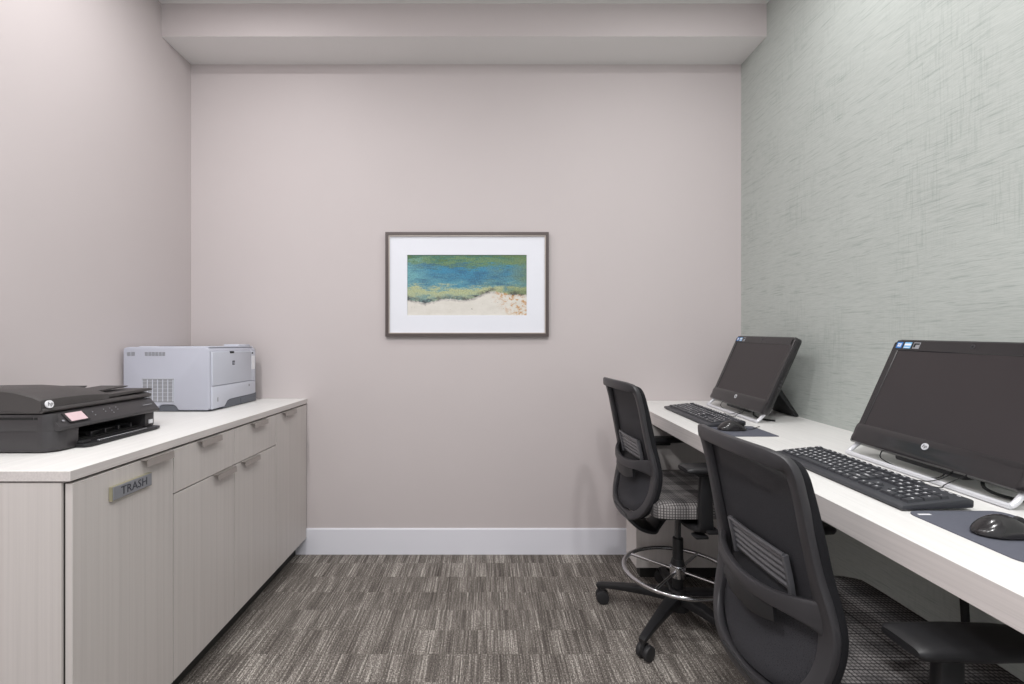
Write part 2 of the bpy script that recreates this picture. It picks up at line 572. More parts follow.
def handle(parent, y0, y1, ztop):
    h = MB('nickel')
    # folded edge pull: lip over the door top, plate down the face, hooked finger rail
    h.box(CF - .016, CF + .022, y0, y1, ztop - .0005, ztop + .0022, bev=.0006)
    h.prism([(CF + .019, ztop + .0022), (CF + .022, ztop + .0022), (CF + .024, ztop - .019), (CF + .0205, ztop - .019)], y0, y1, axis='y')
    h.build('handle', parent, smooth=False, label='brushed metal edge pull')


for i in range(4):
    y0, y1 = ys[i], ys[i + 1]
    ym = (y0 + y1) / 2
    t = thing('base_cabinet', cab_labels[i], 'cabinet', (-1.38, ym, 0), group='base cabinets along the left wall')
    inv = Matrix.Translation((1.38, -ym, 0))
    e = .004 if i == 0 else 0
    bd = MB('lam_v', 'gap')
    bd.box(LEFT + .002, CF - .0225, y0 - e, y1, .098, .879)
    bd.box(CF - .0225, CF - .0195, y0 + .002, y1 - .002, .101, .876, mi=1)
    o = bd.build('body', t, smooth=False); o.data.transform(inv)
    tk = MB('toe'); tk.box(LEFT + .002, -1.112, y0, y1, 0, .098)
    o = tk.build('toe_kick', t, smooth=False); o.data.transform(inv)
    g = .0019
    zt = .8755

    def front(name, za, zb):
        d = MB('lam_v'); d.box(CF - .0185, CF, y0 + g, y1 - g, za, zb, bev=.0008, seg=1)
        d_ = d.build(name, t, smooth=False)
        return d_
    if i in (1, 2):
        dr = front('drawer', .7280, zt)
        yc = ym
        handle(dr, yc - .06, yc + .06, zt)
        do = front('door', .098, .7240)
        if i == 1:
            handle(do, y1 - .147, y1 - .022, .7245)
        else:
            handle(do, y0 + .05, y0 + .175, .7245)
    else:
        do = front('door', .098, zt)
        if i == 0:
            handle(do, 1.381, 1.497, zt)
        else:
            handle(do, 2.336, 2.466, zt)
    if i == 0:
        sg = MB('signface', 'signink', 'brass')
        sg.box(CF + .001, CF + .010, 1.263, 1.413, .7915, .8315, mi=2)
        sg.box(CF + .0085, CF + .0115, 1.2655, 1.4115, .793, .830, mi=0, bev=.0006, seg=1)
        mt = Matrix.Translation((CF + .0118, 1.343, .8112)) @ Matrix(((0, 0, 1, 0), (1, 0, 0, 0), (0, 1, 0, 0), (0, 0, 0, 1)))
        sg.text('TRASH', .033, mt, 1, .0004)
        sg.build('sign', do, smooth=False, label='grey name plate with the word TRASH and a brass edge')
    # shift child meshes built in world coordinates
    def shift(o_):
        for ch in [q for q in C.objects if q.parent == o_]:
            if ch.name.split('.')[0] not in ('body', 'toe_kick'):
                ch.data.transform(inv)
                shift(ch)
    shift(t)

b = MB('lam_h', 'lam_edge')
b.box(LEFT + .001, -1.0465, 1.1447, BACK - .001, .883, TOPZ, bev=.0012, seg=1)
b.bm.normal_update()
for f_ in b.bm.faces:
    if f_.normal.z < .6:
        f_.material_index = 1
tag(b.build('countertop', smooth=False), 'long pale laminate countertop over the left-hand cabinets carrying both printers', 'countertop')


# ------------------------------------------------------------------ laser printer
def laser():
    X1, Y0, Y1 = -1.296, 2.138, 2.566
    t = thing('laser_printer', 'pale grey boxy laser printer at the back-wall end of the counter', 'printer', (-1.5, 2.35, TOPZ))
    inv = Matrix.Translation((1.5, -2.35, -TOPZ))
    Xb = -1.706
    z0, z1 = .914, 1.214

    def put(mb, name, parent=t, label=None, smooth=True):
        o_ = mb.build(name, parent, smooth=smooth, label=label); o_.data.transform(inv); return o_
    # body: outline of the camera-facing side with the skid arch cut at the bottom
    m_ = MB('pbody')
    outline = [(Xb, z0 + .004), (-1.545, z0 + .004), (-1.54, .935), (-1.525, .944), (-1.47, .944), (-1.456, .934), (-1.447, z0 + .004), (X1 - .012, z0 + .004)]
    outline += [(X1 - .002, .93), (X1 - .002, 1.195), (X1 - .012, z1 - .004), (X1 - .03, z1), (Xb + .02, z1 + .002), (Xb, z1 - .006)]
    m_.prism(outline, Y0, Y1, axis='y', bev=.006, seg=2)
    put(m_, 'body')
    # rounded forward shoulder (vertical front corner)
    m_ = MB('pgrey')
    m_.box(Xb + .01, X1 - .02, Y0 + .012, Y1 - .012, TOPZ, .922, bev=.003)
    m_.box(-1.54, -1.45, Y0 + .008, Y0 + .03, TOPZ + .004, .943)
    m_.prism([(2.238, .9125), (2.562, .9125), (2.562, .958), (2.545, .9565), (2.300, .9515), (2.272, .944), (2.256, .930)], X1 - .03, X1 + .0015, axis='x', bev=.001)
    m_.box(X1 - .02, X1 + .004, 2.40, 2.55, .916, .946, bev=.002)
    put(m_, 'base_tray', label='slate grey base and lower paper tray recess')
    m_ = MB('pbody2')
    m_.prism([(2.150, 1.192), (2.500, 1.192), (2.505, 1.186), (2.505, 1.036), (2.50, 1.031), (2.152, 1.031)], X1 - .006, X1 + .004, axis='x', bev=.0025)
    put(m_, 'front_door')
    m_ = MB('pbody2')
    m_.prism([(2.150, 1.027), (2.500, 1.027), (2.552, 1.02), (2.552, .962), (2.54, .956), (2.30, .953), (2.275, .946), (2.262, .932), (2.25, .922), (2.150, .920)], X1 - .006, X1 + .003, axis='x', bev=.002)
    put(m_, 'tray_front')
    m_ = MB('pbody2'); m_.prism([(2.507, 1.196), (2.550, 1.190), (2.553, 1.18), (2.553, 1.023), (2.507, 1.031)], X1 - .006, X1 + .002, axis='x', bev=.002)
    put(m_, 'side_strip')
    # top cover with shallow output well, and little raised bridge
    m_ = MB('pbody2', 'dark', 'pgrey')
    m_.box(Xb + .12, X1 - .012, Y0 + .014, Y1 - .014, z1 - .002, z1 + .0045, bev=.002)
    m_.box(Xb + .14, -1.47, Y0 + .03, Y1 - .06, z1 + .003, z1 + .0052, mi=1)
    m_.box(-1.40, -1.315, Y1 - .14, Y1 - .03, z1 + .002, z1 + .014, bev=.004)
    m_.box(Xb + .06, Xb + .15, Y0 + .02, Y0 + .09, z1 - .001, z1 + .005, bev=.002)
    put(m_, 'top_cover')
    # vents
    m_ = MB('pslat', 'pbody2')
    m_.box(-1.618, -1.464, Y0 - .0015, Y0 + .004, .9545, 1.068, mi=1, bev=.0012)
    m_.box(-1.613, -1.469, Y0 - .0022, Y0 + .002, .960, 1.0627, mi=0)
    for q in range(7):
        xa = -1.613 + q * .024
        m_.box(xa - .0015, xa + .0015, Y0 - .004, Y0, .960, 1.0627, mi=1)
    for q in range(6):
        za = .966 + q * .0176
        m_.box(-1.613, -1.469, Y0 - .0032, Y0, za, za + .0012, mi=1)
    put(m_, 'side_vent', smooth=False, label='square louvred grey vent')
    for (xa, xb, n_) in ((-1.686, -1.646, 2), (-1.602, -1.504, 6)):
        m_ = MB('pslat')
        st = (xb - xa) / n_
        for q in range(n_):
            for r_ in range(3):
                m_.box(xa + q * st, xa + q * st + st * .78, Y0 - .0012, Y0 + .002, 1.1745 + r_ * .0062, 1.1790 + r_ * .0062)
        put(m_, 'top_vent', smooth=False)
    m_ = MB('dark'); m_.box(X1 + .001, X1 + .0046, 2.295, 2.335, 1.182, 1.193, bev=.002); put(m_, 'door_catch')
    m_ = MB('signink', 'pbody')
    m_.box(X1 + .003, X1 + .0048, 2.318, 2.340, 1.123, 1.145, mi=0, bev=.0008, seg=1)
    m_.text('hp', .020, Matrix.Translation((X1 + .0052, 2.329, 1.134)) @ Matrix(((0, 0, 1, 0), (1, 0, 0, 0), (0, 1, 0, 0), (0, 0, 0, 1))), 1, .0002, shear=.25)
    put(m_, 'logo', smooth=False)
    m_ = MB('white'); m_.box(X1 + .0005, X1 + .0032, 2.512, 2.546, 1.09, 1.165, bev=.0008, seg=1); put(m_, 'label_strip')
    m_ = MB('dark'); m_.box(X1 + .0005, X1 + .003, 2.515, 2.527, 1.176, 1.184); put(m_, 'power_button')
    for bx_ in ((2.190, 2.197, .952, .972), (2.478, 2.49, 1.0, 1.012)):
        m_ = MB('pslat'); m_.box(X1 + .001, X1 + .0036, *bx_); put(m_, 'tray_mark', smooth=False)
    m_ = MB('pgrey'); m_.box(Xb + .02, X1 - .02, Y1 - .002, Y1 + .010, .93, 1.19, bev=.004); put(m_, 'far_side_panel')
    return t


laser()


# ------------------------------------------------------------------ inkjet printer
def inkjet():
    t = thing('inkjet_printer', 'charcoal multifunction inkjet printer with small pink display on the near end of the counter', 'printer', (-1.42, 1.53, TOPZ))
    inv = Matrix.Translation((1.42, -1.53, -TOPZ))
    Xf, Y0, Y1 = -1.262, 1.325, 1.748

    def put(mb, name, parent=t, label=None, smooth=True, angle=35):
        o_ = mb.build(name, parent, smooth=smooth, label=label, angle=angle); o_.data.transform(inv); return o_
    Z = TOPZ
    # lower body: plan outline with a big rounded near-front corner; cavity at the front is a recessed dark box
    def plan(inset=0.0, rr=.045):
        pts = []
        cx_, cy_ = Xf - rr, Y0 + rr
        for q in range(7):
            a_ = -PI / 2 + q * PI / 12
            pts.append((cx_ + (rr - inset) * math.cos(a_), cy_ + (rr - inset) * math.sin(a_)))
        pts += [(Xf - inset, Y1 - .02), (Xf - .012, Y1 - inset), (-1.60, Y1 - inset), (-1.605 + inset, Y0 + inset)]
        return pts
    m_ = MB('ink', 'dark')
    # sides and back as one solid but leaving the front mouth open: near block, far block, top slab, bottom slab, rear block
    near = plan()[:7] + [(Xf, 1.410), (-1.605, 1.410), (-1.605, Y0)]
    m_.prism(near, Z + .004, Z + .066, axis='z', bev=.002)
    cheek = [p for p in plan()[:7] if p[1] < 1.350] + [(-1.272, 1.350), (-1.303, 1.352), (-1.303, 1.410), (-1.605, 1.410), (-1.605, Y0)]
    m_.prism(cheek, Z + .062, Z + .113, axis='z', bev=.001)
    m_.prism([(Xf - .004, 1.690), (Xf - .002, Y1 - .02), (Xf - .014, Y1), (-1.605, Y1), (-1.605, 1.690)], Z + .012, Z + .066, axis='z', bev=.002)
    m_.box(-1.605, -1.302, 1.40, Y1, Z + .060, Z + .1135)
    m_.box(-1.605, -1.42, 1.40, 1.70, Z + .004, Z + .112)
    m_.box(-1.605, Xf - .01, 1.40, 1.70, Z + .004, Z + .014)
    put(m_, 'body')
    m_ = MB('dark', 'ink', 'grey')
    m_.box(-1.425, -1.415, 1.408, 1.692, Z + .012, Z + .068, mi=0)
    m_.box(-1.42, -1.285, 1.408, 1.692, Z + .014, Z + .020, mi=0)
    m_.box(-1.40, -1.30, 1.48, 1.62, Z + .020, Z + .032, mi=1, bev=.003)
    m_.box(-1.39, -1.35, 1.42, 1.68, Z + .052, Z + .062, mi=2, bev=.002)
    for q in range(5):
        m_.box(-1.345, -1.29, 1.43 + q * .055, 1.436 + q * .055, Z + .020, Z + .034, mi=2)
    put(m_, 'paper_mouth', label='dark open paper outlet')
    # sloping control panel
    m_ = MB('ink')
    m_.prism([(-1.304, Z + .064), (-1.258, Z + .062), (-1.255, Z + .067), (-1.256, Z + .073), (-1.292, Z + .1140), (-1.304, Z + .1140)], 1.342, Y1 + .002, axis='y', bev=.002)
    cp = put(m_, 'control_panel')
    # frame of the panel plane: origin mid-panel
    nv = Vector((.0395, 0, .040)).normalized()        # outward normal of the slope
    up = Vector((-.040, 0, .0395)).normalized()
    org = Vector((-1.272, 0, Z + .0950)) + nv * .0005

    def pm(y, s_):                                     # text x -> +Y, text y -> up the slope
        p = org + up * s_
        return Matrix(((0, up.x, nv.x, p.x), (1, 0, 0, y), (0, up.z, nv.z, p.z), (0, 0, 0, 1)))
    m_ = MB('gloss', 'pink')
    m_.box(-.036, .036, -.019, .019, -.001, .0012, mi=0, mt=pm(1.412, 0))
    m_.box(-.028, .028, -.016, .016, .0008, .0022, mi=1, mt=pm(1.412, 0))
    put(m_, 'display', cp, 'small pink-tinted display', smooth=False)
    for (yy, ss) in ((1.475, .006), (1.52, .009), (1.545, .009), (1.57, .009), (1.52, -.001), (1.545, -.001), (1.57, -.001), (1.545, -.011), (1.475, -.008), (1.362, -.008)):
        m_ = MB('pslat')
        m_.cyl(pm(yy, ss) @ Vector((0, 0, 0)), pm(yy, ss) @ Vector((0, 0, .0012)), .0016 if yy > 1.4 else .0034, seg=10)
        put(m_, 'button', cp)
    m_ = MB('pslat')
    m_.box(-.022, .022, -.0012, .0012, .0004, .0012, mt=pm(1.705, -.004))
    put(m_, 'name_strip', cp, smooth=False)
    # scanner lid + raised feeder hump
    m_ = MB('inklid')
    m_.prism([(-1.602, Z + .116), (-1.294, Z + .116), (-1.286, Z + .122), (-1.290, Z + .131), (-1.33, Z + .140), (-1.602, Z + .146)], Y0 - .002, Y1 + .004, axis='y', bev=.003)
    put(m_, 'scanner_lid')
    m_ = MB('inklid')
    prof = [(-1.600, .140), (-1.600, .178), (-1.57, .188), (-1.44, .190), (-1.375, .184), (-1.32, .168), (-1.295, .156), (-1.291, .130), (-1.300, .118)]
    rings = []
    secs = [(Y0 - .004, .90), (Y0 + .002, .97), (Y0 + .02, 1.0), (1.43, 1.0), (1.475, .97), (1.53, .86), (1.56, .80)]
    for (yy, s_) in secs:
        rings.append([m_.bm.verts.new((x_, yy, Z + .118 + (z_ - .118) * s_)) for x_, z_ in prof])
    for A, B in zip(rings, rings[1:]):
        for q in range(len(prof) - 1):
            m_.bm.faces.new((A[q], B[q], B[q + 1], A[q + 1]))
        m_.bm.faces.new((A[-1], B[-1], B[0], A[0]))
    m_.bm.faces.new(rings[0]); m_.bm.faces.new(list(reversed(rings[-1])))
    bmesh.ops.recalc_face_normals(m_.bm, faces=m_.bm.faces[:])
    put(m_, 'document_feeder', angle=50)
    m_ = MB('inklid')
    m_.prism([(1.50, Z + .134), (1.765, Z + .1405), (1.770, Z + .146), (1.755, Z + .150), (1.50, Z + .146)], -1.40, -1.296, axis='x', bev=.002)
    m_.prism([(1.53, Z + .150), (1.70, Z + .158), (1.715, Z + .160), (1.715, Z + .163), (1.53, Z + .156)], -1.45, -1.35, axis='x')
    m_.prism([(1.55, Z + .146), (1.73, Z + .156), (1.735, Z + .161), (1.55, Z + .155)], -1.60, -1.52, axis='x')
    m_.box(-1.50, -1.47, 1.60, 1.68, Z + .144, Z + .156, bev=.002)
    put(m_, 'paper_support')
    m_ = MB('white', 'grey')
    lm = Matrix.Translation((-1.2885, 1.343, Z + .142)) @ Matrix(((0, -.18, .98, 0), (1, 0, 0, 0), (0, .98, .18, 0), (0, 0, 0, 1)))
    m_.cyl(lm @ Vector((0, 0, -.003)), lm @ Vector((0, 0, .0022)), .0115, seg=28)
    m_.text('hp', .017, lm @ Matrix.Translation((0, .0005, .0025)), 1, .0002, shear=.25)
    put(m_, 'logo', smooth=False, label='round white maker badge')
    # output tray pulled out
    m_ = MB('black', 'silver')
    m_.prism([(-1.40, 1.405), (-1.235, 1.398), (-1.222, 1.412), (-1.228, 1.70), (-1.238, 1.728), (-1.26, 1.735), (-1.40, 1.69)], Z + .002, Z + .011, axis='z', bev=.002)
    m_.box(-1.30, -1.245, 1.405, 1.435, Z + .010, Z + .020, bev=.003)
    m_.box(-1.243, -1.236, 1.455, 1.66, Z + .0105, Z + .0145, mi=1, bev=.001)
    put(m_, 'output_tray')
    m_ = MB('dark')
    m_.box(-1.50, -1.32, Y0 - .0012, Y0 + .004, Z + .0985, Z + .105)
    m_.box(-1.315, -1.306, Y0 - .0012, Y0 + .004, Z + .0985, Z + .105)
    m_.box(-1.55, -1.43, Y0 - .0012, Y0 + .004, Z + .06, Z + .068)
    put(m_, 'side_grip_slot', smooth=False)
    m_ = MB('white'); m_.box(Xf - .004, Xf + .0012, 1.705, 1.722, Z + .022, Z + .036); put(m_, 'sticker', smooth=False)
    return t


inkjet()

# ------------------------------------------------------------------ framed print
fx0, fx1, fz0, fz1 = -.584, .3645, 1.2725, 1.879
fc = Vector(((fx0 + fx1) / 2, BACK, (fz0 + fz1) / 2))
t = thing('framed_picture', 'framed seascape print in a white mat hanging on the back wall', 'picture', fc)
FW = .0185


def ring_rect(mb, x0, x1, z0, z1, w, ya, yb, mi=0):
    o_ = [(x0, z0), (x1, z0), (x1, z1), (x0, z1)]
    i_ = [(x0 + w, z0 + w), (x1 - w, z0 + w), (x1 - w, z1 - w), (x0 + w, z1 - w)]
    V = {}
    for nme, L, y_ in (('of', o_, ya), ('if', i_, ya), ('ob', o_, yb), ('ib', i_, yb)):
        V[nme] = [mb.bm.verts.new((p[0], y_, p[1])) for p in L]
    fs = []
    for q in range(4):
        r_ = (q + 1) % 4
        fs += [mb.bm.faces.new((V['of'][q], V['of'][r_], V['if'][r_], V['if'][q])),
               mb.bm.faces.new((V['ob'][q], V['ib'][q], V['ib'][r_], V['ob'][r_])),
               mb.bm.faces.new((V['of'][q], V['ob'][q], V['ob'][r_], V['of'][r_])),
               mb.bm.faces.new((V['if'][q], V['if'][r_], V['ib'][r_], V['ib'][q]))]
    bmesh.ops.recalc_face_normals(mb.bm, faces=fs)
    for f in fs:
        f.material_index = mi


hx, hz = (fx1 - fx0) / 2, (fz1 - fz0) / 2
m_ = MB('frame', 'lip')
ring_rect(m_, -hx, hx, -hz, hz, FW, -.026, -.002, 0)
ring_rect(m_, -hx + FW, hx - FW, -hz + FW, hz - FW, .0045, -.022, -.006, 1)
m_.build('frame', t, smooth=False)
m_ = MB('mat')
ax0, ax1, az0, az1 = -.459 - fc.x, .237 - fc.x, 1.397 - fc.z, 1.749 - fc.z
IX, IZ = hx - FW - .001, hz - FW - .001
for (a, b2, c2, d2) in ((-IX, IX, az1, IZ), (-IX, IX, -IZ, az0), (-IX, ax0, az0, az1), (ax1, IX, az0, az1)):
    m_.box(a, b2, -.012, -.008, c2, d2)
m_.build('mat_board', t, smooth=False)
m_ = MB('art')
m_.box(0, 1, -.0075, -.005, 0, 1)
o = m_.build('seascape_print', t, smooth=False)
o.location = (ax0, 0, az0); o.scale = (ax1 - ax0, 1, az1 - az0)

# ------------------------------------------------------------------ desk
DX0 = .8355
tl = math.tan(TILT)


def desk_root_rot():
    return (Matrix.Rotation(TILT, 3, 'X') @ Matrix.Rotation(-PI / 2, 3, 'Z')).to_euler()


b = MB('lam_h', 'lam_edge')
ya, yb = FRONT + .6, BACK - .001
b.prism([(ya, desk_z(ya) - BACK * 0), (yb, desk_z(yb)), (yb, desk_z(yb) - .0595), (ya, desk_z(ya) - .0595)], DX0, RIGHT - .001, axis='x', bev=.001, seg=1)
b.bm.normal_update()
for f_ in b.bm.faces:
    if f_.normal.z < .6:
        f_.material_index = 1
tag(b.build('desk_worktop', smooth=False), 'long thick pale laminate worktop fixed along the green wall, with the computers on it', 'desk')

t = thing('desk_pedestal', 'pale laminate support cabinet under the far end of the desk behind the far stool', 'cabinet', (1.1, 2.376, 0))
m_ = MB('lam_v'); m_.box(.758 - 1.1, RIGHT - .018 - 1.1, 2.296 - 2.376, 2.458 - 2.376, .10, .826, bev=.001, seg=1); m_.build('body', t, smooth=False)
m_ = MB('toe'); m_.box(.812 - 1.1, RIGHT - .018 - 1.1, 2.400 - 2.376, 2.452 - 2.376, 0, .10); m_.build('toe_kick', t, smooth=False)


# ------------------------------------------------------------------ computers on the desk
def monitor():
    t = thing('desktop_computer', '', 'computer')
    A = math.radians(22.8)
    W, Hs = .250, .372

    def PM(n=0.0):
        # columns: x, s (up slant), n (towards viewer)
        upv = Vector((0, math.sin(A), math.cos(A))); nv = Vector((0, -math.cos(A), math.sin(A)))
        o_ = Vector((0, .017, .040)) + nv * n
        return Matrix(((1, upv.x, nv.x, o_.x), (0, upv.y, nv.y, o_.y), (0, upv.z, nv.z, o_.z), (0, 0, 0, 1)))
    P = PM()

    def rrect(w, s0, s1, r):
        pts = []
        for (cx_, cy_, a0) in ((w - r, s1 - r, 0), (-w + r, s1 - r, 90), (-w + r, s0 + r, 180), (w - r, s0 + r, 270)):
            for q in range(6):
                a_ = math.radians(a0 + q * 18)
                pts.append((cx_ + r * math.cos(a_), cy_ + r * math.sin(a_)))
        return pts
    m_ = MB('gloss')
    m_.prism(rrect(W, 0, Hs, .022), -.026, 0, axis='z', bev=.003, mt=P)
    m_.prism(rrect(W - .03, .03, Hs - .03, .03), -.046, -.022, axis='z', bev=.008, mt=P)
    cas = m_.build('casing', t)
    m_ = MB('gloss')
    ring_rect(m_, -W + .004, W - .004, .058, Hs - .004, .022, 0, 0.001)
    m_.bm.clear()
    # bezel ring standing 3 mm proud of the screen
    sx, s0, s1 = W - .027, .068, Hs - .040
    for (a, b2, c2, d2) in ((-W + .004, -sx, .06, Hs - .012), (sx, W - .004, .06, Hs - .012), (-W + .012, W - .012, s1, Hs - .004)):
        m_.box(a, b2, c2, d2, -.001, .0035, bev=.0015, seg=1, mt=P)
    m_.build('bezel', t)
    m_ = MB('screen'); m_.box(-sx - .001, sx + .001, s0 - .004, s1 + .001, -.001, .0012, mt=P); m_.build('screen', t, smooth=False)
    # rolled chin under the screen
    m_ = MB('gloss')
    ch = [(.000, .000), (.004, .008), (.016, .0105), (.030, .008), (.045, .010), (.058, .009), (.067, .003), (.067, -.002), (.000, -.002)]
    rings = []
    for xx, sc_ in ((-W + .001, .5), (-W + .006, .85), (-W + .02, 1), (0, 1), (W - .02, 1), (W - .006, .85), (W - .001, .5)):
        rings.append([m_.bm.verts.new(P @ Vector((xx, s_, n_ * sc_))) for s_, n_ in ch])
    for a_, b_ in zip(rings, rings[1:]):
        for q in range(len(ch)):
            r_ = (q + 1) % len(ch)
            m_.bm.faces.new((a_[q], b_[q], b_[r_], a_[r_]))
    m_.bm.faces.new(rings[0]); m_.bm.faces.new(list(reversed(rings[-1])))
    bmesh.ops.recalc_face_normals(m_.bm, faces=m_.bm.faces[:])
    m_.build('chin', t, angle=50)
    # badge
    m_ = MB('silver', 'grey')
    m_.cyl(P @ Vector((0, .0455, .006)), P @ Vector((0, .0455, .0115)), .0098, seg=28)
    m_.text('hp', .0135, P @ Matrix.Translation((0, .046, .0118)), 1, .0002, shear=.25)
    m_.build('logo', t, smooth=False, label='round silver maker badge')
    # webcam
    m_ = MB('dark', 'grey')
    m_.cyl(P @ Vector((0, Hs - .019, .002)), P @ Vector((0, Hs - .019, .0042)), .0065, seg=18, mi=1)
    m_.cyl(P @ Vector((0, Hs - .019, .004)), P @ Vector((0, Hs - .019, .0046)), .0028, seg=18)
    m_.build('webcam', t)
    # three stickers top left
    for q, (xa, xb, mats) in enumerate(((-.234, -.214, ('blue', 'white')), (-.207, -.183, ('lblue', 'white')), (-.176, -.154, ('pslat', 'dark')))):
        m_ = MB(*mats)
        m_.box(xa, xb, Hs - .032, Hs - .011, .0032, .0040, mt=P)
        xm, sm = (xa + xb) / 2, Hs - .021
        if q == 0:
            for (dx, ds) in ((-.003, .003), (.0035, .003), (-.003, -.0035), (.0035, -.0035)):
                m_.box(xm + dx - .0025, xm + dx + .0025, sm + ds - .0025, sm + ds + .0025, .004, .0043, mi=1, mt=P)
        elif q == 1:
            m_.box(xm - .011, xm + .011, sm - .0012, sm + .005, .004, .0043, mi=1, mt=P)
            m_.box(xm - .009, xm + .009, sm - .009, sm - .007, .004, .0043, mi=1, mt=P)
        else:
            m_.box(xm - .009, xm + .009, sm + .002, sm + .007, .004, .0043, mi=1, mt=P)
            m_.box(xm - .009, xm - .003, sm - .007, sm + .002, .004, .0043, mi=1, mt=P)
        m_.build('sticker', t, smooth=False, label=('blue sticker', 'pale blue sticker', 'grey and black sticker')[q])
    # side ports on the right-hand edge
    m_ = MB('grey')
    for s_ in (.13, .146, .162):
        m_.box(W - .0005, W + .0008, s_, s_ + .008, -.020, -.012, mt=P)
    m_.build('side_ports', t, smooth=False)
    # bent tube foot
    m_ = MB('silver')
    fy = .012
    m_.tube([(-.228, .058, .052), (-.233, .030, .036), (-.236, .008, .016), (-.232, -.001, .008), (-.215, -.004, .0075), (0, -.004, .0075), (.215, -.004, .0075), (.232, -.001, .008), (.236, .008, .016), (.233, .030, .036), (.228, .058, .052)], .0068, smooth=5, sides=10)
    m_.build('tube_foot', t, label='silver bent tube foot')
    # rear strut
    m_ = MB('black')
    m_.prism([(.262, .001), (.273, .001), (.274, .008), (.168, .165), (.140, .175), (.138, .160)], -.09, .095, axis='x', bev=.003)
    m_.build('rear_strut', t)
    m_ = MB('black')
    m_.box(-.10, .10, .03, .075, .022, .052, bev=.006)
    m_.build('underside_hub', t)
    m_ = MB('dark')
    m_.tube([(-.15, .05, .05), (-.13, .015, .018), (-.05, .02, .004), (.02, .04, .003), (.05, .05, .045)], .0016, sides=6)
    m_.tube([(.06, .05, .045), (.075, .02, .03), (.07, -.02, .012), (.04, -.035, .004), (.0, -.03, .003)], .0014, sides=6)
    m_.tube([(.12, .05, .045), (.115, .01, .035), (.105, -.022, .014), (.10, -.03, .004), (.06, -.05, .003)], .0014, sides=6)
    m_.tube([(.13, .05, .045), (.15, .03, .022), (.17, .06, .006), (.20, .10, .004)], .004, sides=8)
    m_.build('cables', t)
    return t


mon = monitor()
mon['label'] = 'black all-in-one computer nearer the camera, its screen running out of the picture'
mon['group'] = 'computers on the desk'
mon.location = (1.210, 1.283, desk_z(1.283)); mon.rotation_euler = desk_root_rot()
mon2 = copy_tree(mon)
mon2['label'] = 'black all-in-one computer at the far end of the desk, near the back wall'
mon2.location = (1.212, 2.258, desk_z(2.258))
e_ = (Matrix.Rotation(TILT, 3, 'X') @ Matrix.Rotation(-PI / 2 - .026, 3, 'Z')).to_euler()
mon2.rotation_euler = e_


